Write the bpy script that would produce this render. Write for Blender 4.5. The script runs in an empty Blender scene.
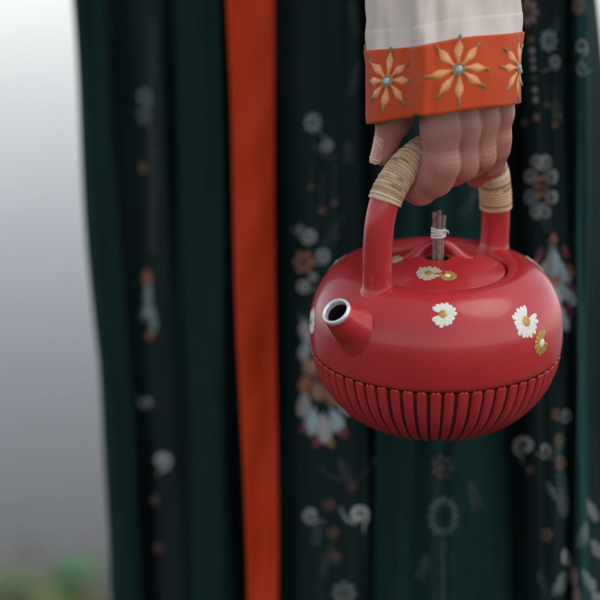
import bpy, math, random
import numpy as np
from mathutils import Matrix, Vector

random.seed(7); rng = np.random.default_rng(11)
R = math.radians
scene = bpy.context.scene
col = scene.collection

# ------------------------------------------------------------------ camera, light, exposure
S = 0.00055            # modelling unit: 0.55 mm
D = 1.2                # distance of the teapot from the lens
PITCH = R(10.6)
TGT = np.array([0.0, 0.0, 0.65])
FWD = np.array([0, math.cos(PITCH), -math.sin(PITCH)])
UP = np.array([0, math.sin(PITCH), math.cos(PITCH)])
RIGHT = np.array([1.0, 0, 0])
CAM = TGT - FWD * D
cam_d = bpy.data.cameras.new('camera'); cam = bpy.data.objects.new('camera', cam_d); col.objects.link(cam)
cam.location = CAM; cam.rotation_euler = (R(90) - PITCH, 0, 0)
cam_d.lens = 85; cam_d.sensor_width = 85 * 600 * S / D; cam_d.sensor_fit = 'HORIZONTAL'
cam_d.clip_start = 0.05; cam_d.clip_end = 6000
cam_d.dof.use_dof = True; cam_d.dof.focus_distance = D - 0.045; cam_d.dof.aperture_fstop = 2.75
scene.camera = cam

SUN_EL, SUN_AZ = 55, 115      # soft cloudy sun, behind the camera to the right
w = bpy.data.worlds.new('World'); scene.world = w; w.use_nodes = True
nt = w.node_tree; bg = nt.nodes['Background']
sky = nt.nodes.new('ShaderNodeTexSky'); sky.sky_type = 'NISHITA'; sky.sun_disc = False
sky.sun_elevation = R(SUN_EL); sky.sun_rotation = R(SUN_AZ); sky.dust_density = 0.3; sky.air_density = 1.0; sky.ozone_density = 1
hs = nt.nodes.new('ShaderNodeHueSaturation'); hs.inputs['Saturation'].default_value = 0.28
nt.links.new(sky.outputs[0], hs.inputs['Color']); nt.links.new(hs.outputs[0], bg.inputs[0])
bg.inputs[1].default_value = 0.12
sl = bpy.data.lights.new('sun', 'SUN'); sun = bpy.data.objects.new('sun', sl); col.objects.link(sun)
sl.energy = 0.55; sl.angle = R(40); sl.color = (1, 0.96, 0.92)
# light travels opposite to the direction of the sun
sd = Vector((math.sin(R(SUN_AZ)) * math.cos(R(SUN_EL)), math.cos(R(SUN_AZ)) * math.cos(R(SUN_EL)), math.sin(R(SUN_EL))))
sun.rotation_euler = sd.to_track_quat('Z', 'Y').to_euler(); sun.location = (0, 0, 8)
vs = scene.view_settings; vs.view_transform = 'Standard'; vs.look = 'None'; vs.exposure = 0.72; vs.gamma = 1

# ------------------------------------------------------------------ helpers
def V(px, py, d):
    """points of the working frame (units of 0.55 mm across, depth d in mm) -> world"""
    px = np.asarray(px, float); py = np.asarray(py, float); dist = D + np.asarray(d, float) / 1000
    k = dist / D * S
    return CAM + dist[..., None] * FWD + ((px - 300) * k)[..., None] * RIGHT + ((300 - py) * k)[..., None] * UP

def mat(name):
    m = bpy.data.materials.new(name); m.use_nodes = True
    return m, m.node_tree.nodes, m.node_tree.links, m.node_tree.nodes['Principled BSDF']

def noise(N, scale, detail=4, rough=.5, coord=None, L=None, vec='Object', mapping=None):
    n = N.new('ShaderNodeTexNoise'); n.inputs['Scale'].default_value = scale
    n.inputs['Detail'].default_value = detail; n.inputs['Roughness'].default_value = rough
    tc = N.new('ShaderNodeTexCoord')
    if mapping:
        mp = N.new('ShaderNodeMapping'); mp.inputs['Scale'].default_value = mapping
        L.new(tc.outputs[vec], mp.inputs[0]); L.new(mp.outputs[0], n.inputs['Vector'])
    else: L.new(tc.outputs[vec], n.inputs['Vector'])
    return n

def ramp(N, L, src, stops):
    r = N.new('ShaderNodeValToRGB'); e = r.color_ramp.elements
    while len(e) < len(stops): e.new(0.5)
    for i, (p, c) in enumerate(stops):
        e[i].position = p; e[i].color = (*c, 1) if len(c) == 3 else c
    L.new(src, r.inputs[0]); return r

def bump(N, L, P, src, strength, dist):
    b = N.new('ShaderNodeBump'); b.inputs['Strength'].default_value = strength; b.inputs['Distance'].default_value = dist
    L.new(src, b.inputs['Height']); L.new(b.outputs[0], P.inputs['Normal']); return b

def mult(N, L, a, b, fac=1.0):
    m = N.new('ShaderNodeMix'); m.data_type = 'RGBA'; m.blend_type = 'MULTIPLY'; m.inputs[0].default_value = fac
    L.new(a, m.inputs[6]); L.new(b, m.inputs[7]); return m.outputs[2]

def attr(N, name='tint'):
    a = N.new('ShaderNodeAttribute'); a.attribute_name = name; return a.outputs['Color']

def obj(name, verts, faces, mats, parent=None, smooth=True, midx=None, colors=None):
    me = bpy.data.meshes.new(name)
    me.from_pydata([tuple(map(float, v)) for v in verts], [], [tuple(map(int, f)) for f in faces])
    for m in (mats if isinstance(mats, (list, tuple)) else [mats]): me.materials.append(m)
    if midx is not None: me.polygons.foreach_set('material_index', np.asarray(midx, np.int32))
    if smooth: me.polygons.foreach_set('use_smooth', np.ones(len(me.polygons), bool))
    if colors is not None:
        at = me.color_attributes.new('tint', 'FLOAT_COLOR', 'POINT')
        c = np.ones((len(verts), 4), np.float32); c[:, :3] = colors
        at.data.foreach_set('color', c.ravel())
    me.validate(); me.update()
    o = bpy.data.objects.new(name, me); col.objects.link(o)
    if parent: o.parent = parent
    return o

def tag(o, label=None, cat=None, group=None, kind=None):
    if label: o['label'] = label
    if cat: o['category'] = cat
    if group: o['group'] = group
    if kind: o['kind'] = kind
    return o

def grid_faces(nr, nc, wrap=False, off=0, flip=False):
    f = []
    for i in range(nr - 1):
        for j in range(nc if wrap else nc - 1):
            a = i * nc + j; b = i * nc + (j + 1) % nc; q = (a + off, b + off, b + nc + off, a + nc + off)
            f.append(q[::-1] if flip else q)
    return f

def catmull(pts, n):
    """smooth resampled curve through pts (n samples per span)"""
    P = np.asarray(pts, float); P = np.vstack([2 * P[0] - P[1], P, 2 * P[-1] - P[-2]])
    out = []
    for i in range(1, len(P) - 2):
        for t in np.arange(n) / n:
            a, b, c, d = P[i - 1], P[i], P[i + 1], P[i + 2]
            out.append(.5 * (2 * b + (c - a) * t + (2 * a - 5 * b + 4 * c - d) * t * t + (3 * b - a - 3 * c + d) * t ** 3))
    out.append(P[-2]); return np.array(out)

def tube(path, radii, seg=16, cap=True, squash=None):
    """swept tube with parallel-transport frames -> verts, faces"""
    path = np.asarray(path, float); n = len(path)
    T = np.gradient(path, axis=0); T /= np.linalg.norm(T, axis=1)[:, None]
    ref = np.array([0.13, 0.21, 0.97]) if abs(T[0][2]) < .8 else np.array([0.97, .21, .13])
    a = ref - T[0] * (ref @ T[0]); a /= np.linalg.norm(a)
    vs_ = []
    ang = np.arange(seg) / seg * 2 * math.pi
    for i in range(n):
        a = a - T[i] * (a @ T[i]); a /= np.linalg.norm(a); b = np.cross(T[i], a)
        vs_.append(path[i] + radii[i] * (np.cos(ang)[:, None] * a + np.sin(ang)[:, None] * b))
    v = np.vstack(vs_); f = grid_faces(n, seg, True)
    if cap:
        v = np.vstack([v, path[0], path[-1]]); k = n * seg
        f += [((j + 1) % seg, j, k) for j in range(seg)] + [(k - seg + j, k - seg + (j + 1) % seg, k + 1) for j in range(seg)]
    return v, f

def lathe(prof, seg=128):
    prof = np.asarray(prof, float); a = np.arange(seg) / seg * 2 * math.pi
    v = np.vstack([np.stack([r * np.cos(a), r * np.sin(a), np.full(seg, z)], 1) for r, z in prof])
    return v, grid_faces(len(prof), seg, True)

class MB:
    def __init__(s): s.v = []; s.f = []; s.m = []; s.n = 0
    def add(s, v, f, m=0):
        s.f += [tuple(i + s.n for i in q) for q in f]; s.m += [m] * len(f); s.v.append(np.asarray(v, float)); s.n += len(v)
    def V(s): return np.vstack(s.v)

# ------------------------------------------------------------------ materials
def m_ceramic():
    m, N, L, P = mat('red_ceramic')
    n = noise(N, 22, 5, .6, L=L)
    r = ramp(N, L, n.outputs[0], [(0.3, (0.43, 0.021, 0.027)), (0.7, (0.53, 0.031, 0.037))])
    n3 = noise(N, 420, 2, .5, L=L)
    r3 = ramp(N, L, n3.outputs[0], [(0.18, (0.72, 0.7, 0.7)), (0.3, (1, 1, 1))])
    L.new(mult(N, L, r.outputs[0], r3.outputs[0]), P.inputs['Base Color'])
    n2 = noise(N, 60, 4, .6, L=L)
    rr = ramp(N, L, n2.outputs[0], [(0.3, (.28,) * 3), (0.75, (.42,) * 3)]); L.new(rr.outputs[0], P.inputs['Roughness'])
    bump(N, L, P, n2.outputs[0], .12, .001)
    P.inputs['Coat Weight'].default_value = .5; P.inputs['Coat Roughness'].default_value = .13; P.inputs['Specular IOR Level'].default_value = .32
    return m
def m_plain(name, c, rough=.6, metal=0, var=.15, scale=200, bstr=.1, bdist=.0005, spec=.5, sheen=0):
    m, N, L, P = mat(name)
    n = noise(N, scale, 4, .6, L=L)
    r = ramp(N, L, n.outputs[0], [(.3, tuple(x * (1 - var) for x in c)), (.7, tuple(min(1, x * (1 + var)) for x in c))])
    L.new(r.outputs[0], P.inputs['Base Color'])
    P.inputs['Roughness'].default_value = rough; P.inputs['Metallic'].default_value = metal
    P.inputs['Specular IOR Level'].default_value = spec
    if sheen: P.inputs['Sheen Weight'].default_value = sheen; P.inputs['Sheen Roughness'].default_value = .5
    if bstr: bump(N, L, P, n.outputs[0], bstr, bdist)
    return m
def m_tint(name, rough=.7, var=.2, scale=300, bstr=.15, bdist=.0004, sheen=0, spec=.4):
    m, N, L, P = mat(name)
    n = noise(N, scale, 4, .6, L=L)
    r = ramp(N, L, n.outputs[0], [(.3, (1 - var,) * 3), (.7, (1,) * 3)])
    L.new(mult(N, L, attr(N), r.outputs[0]), P.inputs['Base Color'])
    P.inputs['Roughness'].default_value = rough; P.inputs['Specular IOR Level'].default_value = spec
    if sheen: P.inputs['Sheen Weight'].default_value = sheen; P.inputs['Sheen Roughness'].default_value = .5
    if bstr: bump(N, L, P, n.outputs[0], bstr, bdist)
    return m
def m_cloth(name, c1, c2, rough=.8, weave=1500, sheen=.1, tinted=False, slub=(40, 40, 6), spec=.18):
    m, N, L, P = mat(name)
    n = noise(N, 8, 5, .6, L=L, mapping=slub)
    r = ramp(N, L, n.outputs[0], [(.3, c1), (.7, c2)])
    out = r.outputs[0]
    if tinted: out = mult(N, L, r.outputs[0], attr(N))
    L.new(out, P.inputs['Base Color']); P.inputs['Roughness'].default_value = rough
    P.inputs['Specular IOR Level'].default_value = spec
    P.inputs['Sheen Weight'].default_value = sheen; P.inputs['Sheen Roughness'].default_value = .4
    tc = N.new('ShaderNodeTexCoord')
    wv = []
    for ax in ('X', 'Z'):
        ww = N.new('ShaderNodeTexWave'); ww.bands_direction = ax; ww.inputs['Scale'].default_value = weave / 6.28
        ww.inputs['Distortion'].default_value = 1.5; ww.inputs['Detail'].default_value = 2
        L.new(tc.outputs['Object'], ww.inputs['Vector']); wv.append(ww)
    ad = N.new('ShaderNodeMath'); ad.operation = 'ADD'; L.new(wv[0].outputs['Fac'], ad.inputs[0]); L.new(wv[1].outputs['Fac'], ad.inputs[1])
    ad2 = N.new('ShaderNodeMath'); ad2.operation = 'ADD'; L.new(ad.outputs[0], ad2.inputs[0]); L.new(n.outputs[0], ad2.inputs[1])
    bump(N, L, P, ad2.outputs[0], .2, .0002)
    return m

M_RED = m_ceramic()
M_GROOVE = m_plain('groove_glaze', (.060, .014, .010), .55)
M_DARK = m_plain('dark_inside', (.012, .006, .006), .6)
M_SILVER = m_plain('silver_rim', (.86, .85, .85), .3, .55, .1, 300, .15)
M_WHITE = m_plain('white_enamel', (.80, .77, .68), .45, 0, .08, 500, .3)
M_GOLD = m_plain('gold_enamel', (.50, .30, .07), .42, .35, .2, 600, .3)
M_TWIG = m_plain('twig_bark', (.25, .155, .125), .8, 0, .4, 350, .5, .0006)
M_TIE = m_plain('pale_tie', (.72, .69, .66), .5, .3, .1, 400)
M_RATTAN = m_tint('rattan', .62, .25, 500, .25)
M_SLEEVE = m_cloth('beige_linen', (.62, .535, .47), (.66, .575, .51), .85, 7000, .15, slub=(12, 12, 12))
M_HEM = m_cloth('beige_hem', (.64, .555, .49), (.68, .595, .53), .85, 7000, .15, slub=(12, 12, 12))
M_CUFF = m_cloth('orange_silk', (.50, .058, .009), (.54, .064, .011), .6, 8000, .1)
M_RIBBON = m_cloth('red_orange_silk', (.47, .034, .0025), (.52, .039, .003), .6, 6000, .1)
M_SKIRT = m_cloth('green_silk', (.8, .8, .8), (1.1, 1.1, 1.1), .75, 5000, .0, True, spec=.06)
M_THREAD = m_tint('embroidery_thread', .6, .35, 700, .4, .0004, .2)

# ------------------------------------------------------------------ ground, water
BANK = 1.56   # y where the bank slips under the water
def build_ground():
    ys = np.concatenate([[-2500, -300, -40, -8, -3], np.arange(-2, 2.6, .06), [3, 5, 12, 60, 400, 3500]])
    xs = np.concatenate([[-3000, -300, -30, -8], np.arange(-3, 3.01, .08), [8, 30, 300, 3000]])
    X, Y = np.meshgrid(xs, ys)
    e = BANK + .06 * np.sin(X * 2.1) + .03 * np.sin(X * 7.3 + 1)
    Z = np.clip(-(Y - e + .25) * .42, -.9, 0)
    near = (np.abs(X) < 4) & (Y > -3) & (Y < 3)
    Z = Z + np.where(near, .012 * np.sin(X * 9 + Y * 5) * np.sin(Y * 11 - X * 3) + rng.normal(0, .004, X.shape), 0)
    m, N, L, P = mat('damp_soil')
    n = noise(N, 6, 6, .6, L=L)
    r = ramp(N, L, n.outputs[0], [(.3, (.055, .05, .036)), (.5, (.085, .08, .05)), (.75, (.11, .105, .085))])
    L.new(r.outputs[0], P.inputs['Base Color']); P.inputs['Roughness'].default_value = .85
    bump(N, L, P, noise(N, 60, 6, .7, L=L).outputs[0], .6, .01)
    tag(obj('ground', np.stack([X, Y, Z], -1).reshape(-1, 3), grid_faces(len(ys), len(xs)), m), 'damp dark soil bank behind the skirt', kind='structure')
    m, N, L, P = mat('lake_water')
    P.inputs['Base Color'].default_value = (.045, .043, .040, 1); P.inputs['Roughness'].default_value = .06; P.inputs['IOR'].default_value = 1.33
    n = noise(N, 5, 4, .55, L=L, mapping=(1, 2.2, 1)); bump(N, L, P, n.outputs[0], .12, .02)
    ysw = [BANK - .35, 3, 6, 15, 50, 200, 1000, 3400]; xsw = [-2800, -300, -30, -6, 0, 6, 30, 300, 2800]
    X, Y = np.meshgrid(xsw, ysw)
    tag(obj('lake_water', np.stack([X, Y, np.full(X.shape, -.07)], -1).reshape(-1, 3), grid_faces(len(ysw), len(xsw)), m), 'pale grey calm lake water behind the skirt', kind='structure')
build_ground()

# ------------------------------------------------------------------ teapot
A = R(45); sA, cA = math.sin(A), math.cos(A)
TILT = R(8.9)
pot = bpy.data.objects.new('teapot', None); col.objects.link(pot)
POT_LOC = V(436, 330, 0)
pot.location = POT_LOC; pot.rotation_euler = (TILT, 0, 0); pot.empty_display_size = .05
tag(pot, 'red ceramic teapot with daisies, ribbed base and rattan-wrapped arched handle, held in hand', 'teapot')
ROT = np.array(Matrix.Rotation(TILT, 3, 'X'))
def pot_world(p): return np.asarray(p) * S @ ROT.T + POT_LOC
def nuz(n, u, z):
    """teapot frame: n sideways, u towards the spout, z up -> local x,y,z (working units)"""
    n, u, z = np.broadcast_arrays(np.asarray(n, float), np.asarray(u, float), np.asarray(z, float))
    return np.stack([cA * n - sA * u, -sA * n - cA * u, z], -1)

outer = catmull([(124.6, -21), (126, -6), (126, 8), (124.3, 24), (119, 40), (110, 54.5), (99, 64.5), (88, 69.4), (79, 69.6), (70.5, 66.5)], 6)
lower = catmull([(125.1, -18), (124.6, -21), (121.3, -35), (114, -52), (102, -68.5), (86, -83), (68, -92), (56, -95.5)], 8)
lid_prof = catmull([(67.6, 61), (67.2, 64.2), (64, 66.2), (52, 70.5), (36, 74.5), (22, 76.6), (14, 77.4), (11.5, 76)], 6)
def arc(pr):
    s = np.concatenate([[0], np.cumsum(np.linalg.norm(np.diff(pr, axis=0), axis=1))]); return s

def build_body():
    low_in = lower.copy(); low_in[:, 0] -= 3.2; low_in[-6:, 0] += np.linspace(0, 3.2, 6); low_in[:, 1] += np.linspace(0, 0, len(low_in))
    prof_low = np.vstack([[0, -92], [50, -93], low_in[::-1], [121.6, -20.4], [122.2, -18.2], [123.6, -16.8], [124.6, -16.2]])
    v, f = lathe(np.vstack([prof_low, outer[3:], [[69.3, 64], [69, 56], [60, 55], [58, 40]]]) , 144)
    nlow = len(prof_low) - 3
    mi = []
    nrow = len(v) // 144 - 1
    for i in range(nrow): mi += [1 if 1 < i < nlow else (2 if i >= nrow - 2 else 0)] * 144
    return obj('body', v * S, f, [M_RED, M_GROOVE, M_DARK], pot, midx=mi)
body = build_body()

# moulded ribs of the lower half, each a raised staff
def build_ribs(N=58):
    s = arc(lower); smax = s[-1]
    rows = np.concatenate([[0.0, .6, 1.4, 2.6, 4.2], np.linspace(7, smax - 1, 13)])
    cs = np.array([-1, -.9, -.55, 0, .55, .9, 1]); hgt = np.array([-3.4, -1.2, -.35, -.1, -.35, -1.2, -3.4])
    verts = []
    for k, t in enumerate(rows):
        r = np.interp(t, s, lower[:, 0]); z = np.interp(t, s, lower[:, 1])
        q = np.interp(t + .5, s, lower[:, 0]) - np.interp(t - .5, s, lower[:, 0]); w_ = np.interp(t + .5, s, lower[:, 1]) - np.interp(t - .5, s, lower[:, 1])
        nn = np.array([-w_, q]); nn /= np.linalg.norm(nn)      # outward normal (r,z)
        half = (r + 3) * math.pi / N * .75
        # the head of each rib is rounded
        if t < half: half *= math.sqrt(max(0.02, 1 - (1 - (t + .15) / half) ** 2))
        for c, h in zip(cs, hgt):
            rr = r + nn[0] * h; zz = z + nn[1] * h; a = half * c / rr
            verts.append((rr * math.cos(a), rr * math.sin(a), zz))
    verts = np.array(verts) * S
    f = grid_faces(len(rows), 7, flip=True)
    first = None
    for i in range(N):
        if first is None: o = first = obj('rib', verts, f, M_RED, body)
        else: o = first.copy(); col.objects.link(o)
        o.rotation_euler = (0, 0, 2 * math.pi * (i + random.uniform(-.05, .05)) / N); o.scale = (1, random.uniform(.94, 1.06), 1)
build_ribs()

def build_lid():
    v, f = lathe(np.vstack([[[60, 56], [66.6, 57.5]], lid_prof, [[10.5, 70], [10, 60], [0.01, 60]]]), 112)
    nrow = len(v) // 112 - 1
    mi = []
    for i in range(nrow): mi += [1 if i >= nrow - 3 else 0] * 112
    return obj('lid', v * S, f, [M_RED, M_DARK], pot, midx=mi)
lid = build_lid()
# pinched arch on the lid, facing the viewer
ca = catmull([(-30, -4, 68), (-22, -1, 75), (-15, 1.5, 82), (-7, 2.5, 87), (0, 3, 88.5), (7, 2.5, 87), (15, 1.5, 82), (22, -1, 75), (30, -4, 68)], 6)
ca[:, 1] += 9
x_ = np.linspace(-1, 1, len(ca)); v, f = tube(ca, 5.2 + 4.0 * np.abs(x_) ** 3, 16)
obj('knob_loop', v * S, f, M_RED, lid)
# bundle of twigs standing in the lid
bundle = []
tw = [(-4.5, -2, 123, -2.0, 2.3), (0.6, -4, 121, 0.6, 2.5), (4.6, -1, 120, 5.5, 2.3), (0, 3, 124, 1.5, 2.2)]
for i, (x, y, top, lean, r) in enumerate(tw):
    zz = np.array([62, 74, 86, 96, 106, 112, 116, top - 1, top]); p = np.stack([x * .72 + lean * .012 * np.clip(zz - 92, 0, None) + rng.normal(0, .2, 9), y * .8 + rng.normal(0, .2, 9), zz], 1)
    v, f = tube(p, r * (1 + rng.normal(0, .05, 9)), 9)
    if i == 0: knob = obj('twig_knob', v * S, f, M_TWIG, pot)
    else: obj('twig', v * S, f, M_TWIG, knob)
mb = MB()
for k in range(4):
    a = np.linspace(0, 2 * math.pi, 25)[:-1]; zc = 99 + k * 2.4
    ring = np.stack([6.3 * np.cos(a) + .3, 5.6 * np.sin(a) - .8, np.full(24, zc) + .8 * np.cos(a + k)], 1)
    vv = []
    for q in range(6):
        b = q / 6 * 2 * math.pi
        vv.append(ring + np.stack([np.cos(a) * math.cos(b), np.sin(a) * math.cos(b), np.full(24, math.sin(b))], 1) * 1.5)
    vv = np.vstack(vv); mb.add(vv, grid_faces(6, 24, True) + [(j + 120, (j + 1) % 24 + 120, (j + 1) % 24, j) for j in range(24)])
v, f = tube([(5, -6, 105), (9, -6.5, 106), (10, -6, 103)], [1, 1, .8], 6); mb.add(v, f)
obj('binding', mb.V() * S, mb.f, M_TIE, knob)

# handle
HU = [(84, 44), (87, 78), (87.5, 100), (85, 130), (76, 155), (56, 175), (30, 187.5), (0, 192), (-30, 187.5), (-57, 175), (-77, 155), (-85, 130), (-87.5, 100), (-87, 78), (-84, 44)]
hc = catmull(HU, 10)
hs_ = arc(hc)
def handle_at(s): return np.stack([np.interp(s, hs_, hc[:, 0]), np.interp(s, hs_, hc[:, 1])], -1)
hl = hs_[-1]
ss = np.linspace(0, hl, 120); uz = handle_at(ss)
rad = 14.4 + np.minimum(5, 1.3 * np.exp(-(uz[:, 1] - 68) / 4.0))
v, f = tube(nuz(0, uz[:, 0], uz[:, 1]), rad, 28)
obj('handle', v * S, f, M_RED, pot)
# rattan binding over the grip
s0 = np.interp(150, hc[:70, 1], hs_[:70]); i_r = np.argmin(np.abs(hc[75:, 1] - 110)) + 75; s1 = hs_[i_r]
turns = int((s1 - s0) / 2.7); per = 7
tw_ = rng.uniform(.55, 1.45, turns); te = s0 + np.concatenate([[0], np.cumsum(tw_)]) / tw_.sum() * (s1 - s0)
sw = np.interp(np.arange(turns * per + 1) / per, np.arange(turns + 1), te); ph = (np.arange(len(sw)) / per) % 1; uzw = handle_at(sw)
tr = rng.uniform(0, 1, turns + 2); tn = (np.arange(len(sw)) / per).astype(int)
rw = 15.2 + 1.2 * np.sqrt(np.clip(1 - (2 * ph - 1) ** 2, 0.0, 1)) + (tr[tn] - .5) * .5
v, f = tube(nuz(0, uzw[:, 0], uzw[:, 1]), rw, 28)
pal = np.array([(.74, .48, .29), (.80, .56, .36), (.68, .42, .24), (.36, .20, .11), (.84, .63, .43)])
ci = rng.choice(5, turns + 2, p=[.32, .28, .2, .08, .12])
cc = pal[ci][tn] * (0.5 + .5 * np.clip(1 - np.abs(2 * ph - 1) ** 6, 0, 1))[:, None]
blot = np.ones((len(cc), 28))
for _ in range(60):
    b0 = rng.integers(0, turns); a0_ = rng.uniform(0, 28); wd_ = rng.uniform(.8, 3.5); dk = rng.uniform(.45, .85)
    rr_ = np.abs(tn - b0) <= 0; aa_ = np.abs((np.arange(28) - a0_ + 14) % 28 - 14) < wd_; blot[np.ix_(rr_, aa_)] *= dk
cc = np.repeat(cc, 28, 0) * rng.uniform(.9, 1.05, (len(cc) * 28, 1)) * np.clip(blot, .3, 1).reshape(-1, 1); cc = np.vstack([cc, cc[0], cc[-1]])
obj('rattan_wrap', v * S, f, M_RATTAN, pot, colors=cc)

# spout
sp = catmull([(89, 17), (98, 22.5), (109, 29), (120, 36), (131, 43.5), (139.5, 51.5), (143.5, 56)], 6)
tt = np.linspace(0, 1, len(sp))
srad = np.interp(tt, [0, .17, .25, .33, .4, .48, .6, .8, .95, 1], [44, 40, 35.5, 30.5, 26.5, 23.2, 19.4, 15.4, 13.8, 13.4])
P3 = nuz(0, sp[:, 0], sp[:, 1])
v, f = tube(P3, srad, 36, cap=False)
spout = obj('spout', v * S, f, M_RED, pot)
dirv = P3[-1] - P3[-2]; dirv /= np.linalg.norm(dirv)
ring_c = [P3[-1] + dirv * t for t in (-2.5, -.5, 1.2, 2.4, 2.6, 1.8, -.5, -4)]
v, f = tube(np.array(ring_c[:1] + [ring_c[0] + dirv * .01 * k for k in range(1, 8)]), [1] * 8, 36, cap=False)
a1 = np.cross(dirv, [0, 0, 1.]); a1 /= np.linalg.norm(a1); a2 = np.cross(dirv, a1)
def rings(cr):
    a = np.arange(40) / 40 * 2 * math.pi
    return np.vstack([P3[-1] + dirv * c + r * (np.cos(a)[:, None] * a1 + np.sin(a)[:, None] * a2) for c, r in cr]), grid_faces(len(cr), 40, True, flip=True)
v, f = rings([(-2.6, 13.4), (-2.2, 14.3), (-1, 14.7), (1, 14.5), (2.2, 13.8), (2.6, 12.9), (2.2, 12.0), (0, 11.4), (-4, 11.0)])
obj('spout_rim', v * S, f, M_SILVER, spout)
v, f = rings([(-1, 11.3), (-6, 10.9), (-16, 11), (-30, 13), (-45, 16), (-46, .02)])
obj('spout_bore', v * S, f, M_DARK, spout)

# daisies: thin enamel on body and lid
def prof_pt(pr, s, x, a0):
    """s arc length along profile, x sideways"""
    ps = arc(pr); r = np.interp(s, ps, pr[:, 0]); z = np.interp(s, ps, pr[:, 1])
    r2 = np.interp(s + 1, ps, pr[:, 0]) - np.interp(s - 1, ps, pr[:, 0]); z2 = np.interp(s + 1, ps, pr[:, 1]) - np.interp(s - 1, ps, pr[:, 1])
    n = np.stack([z2, -r2], -1); n /= np.linalg.norm(n, axis=-1)[..., None] + 1e-9
    return r, z, n
def daisy(pr, s0, a0, size, petals, gap, m_pet, m_cen, parent, rot=0, name='daisy'):
    mb = MB()
    def put(xy, h):
        xy = np.asarray(xy, float); r, z, n = prof_pt(pr, s0 + xy[:, 1] * -1 * SGN, xy[:, 0], a0)
        rr = r + n[:, 0] * h; zz = z + n[:, 1] * h; a = a0 + xy[:, 0] / np.maximum(r, 10)
        return np.stack([rr * np.cos(a), rr * np.sin(a), zz], -1)
    SGN = -1
    for k in range(petals):
        if k in gap: continue
        th = rot + 2 * math.pi * k / petals + random.uniform(-.05, .05); ln = size * random.uniform(.9, 1.05); wd = size * math.pi / petals * .82
        t = np.array([.22, .45, .7, .88, .97]); hw = np.array([.35, .75, 1, .85, .4]) * wd
        L_ = np.stack([t * ln, hw], 1); R_ = np.stack([t * ln, -hw], 1); C_ = np.stack([t * ln, 0 * hw], 1)
        c, s_ = math.cos(th), math.sin(th); rotm = np.array([[c, s_], [-s_, c]])
        pts = np.vstack([L_, C_, R_]) @ rotm
        h = np.concatenate([[.18] * 5, [.75] * 5, [.18] * 5])
        q = [(i, i + 1, i + 6, i + 5) for i in range(4)] + [(i + 5, i + 6, i + 11, i + 10) for i in range(4)]
        mb.add(put(pts, h), [x[::-1] for x in q], 0)
    a = np.arange(14) / 14 * 2 * math.pi; c1 = np.stack([np.cos(a), np.sin(a)], 1) * size * .34
    pts = np.vstack([c1, c1 * .55, [[0, 0]]]); h = np.concatenate([[.4] * 14, [1.1] * 14, [1.2]])
    mb.add(put(pts, h), [(j, (j + 1) % 14, 14 + (j + 1) % 14, 14 + j) for j in range(14)] + [(14 + j, 14 + (j + 1) % 14, 28) for j in range(14)], 1)
    return obj(name, mb.V() * S, mb.f, [m_pet, m_cen], parent, midx=mb.m)
def s_at(pr, z):  # arc length where the outer profile reaches height z
    return np.interp(z, pr[:, 1], arc(pr))
FR = -math.pi / 2   # azimuth of the side nearest the viewer
def s_r(pr, r): return np.interp(-r, -pr[:, 0], arc(pr))
up_out = outer[:54]
daisy(outer, s_at(up_out, 56), FR - R(.5), 13.5, 15, (7, 8), M_WHITE, M_GOLD, body)
daisy(outer, s_at(up_out, 41), FR + R(42.5), 17, 17, (1, 2), M_WHITE, M_GOLD, body, .1)
daisy(outer, s_at(up_out, 16.5), FR + R(50.5), 13, 13, (0, 1), M_GOLD, M_WHITE, body)
daisy(outer, s_at(up_out, 16), FR - R(82), 14, 15, (5,), M_WHITE, M_GOLD, body)
daisy(outer, s_at(up_out, 58), FR + R(110), 13, 15, (3,), M_WHITE, M_GOLD, body)
daisy(outer, s_at(up_out, 58), FR - R(112), 13, 15, (9,), M_GOLD, M_WHITE, body)
M_GREYW = m_plain('ivory_enamel', (.52, .47, .34), .45, .1, .2, 500, .3)
daisy(lid_prof, s_r(lid_prof, 41), FR - R(16), 13.5, 15, (0, 15), M_GREYW, M_GOLD, lid)
daisy(lid_prof, s_r(lid_prof, 45), FR + R(9), 9.5, 12, (4,), M_GOLD, M_WHITE, lid)
daisy(lid_prof, s_r(lid_prof, 43), FR - R(95), 11, 14, (5,), M_GREYW, M_GOLD, lid)

# ------------------------------------------------------------------ person: root
person = bpy.data.objects.new('person', None); col.objects.link(person)
P0 = np.array([.03, .32, 0.0]); person.location = P0
tag(person, 'person in dark green embroidered skirt and orange cuffed sleeve, holding the teapot by its handle', 'person')

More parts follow.
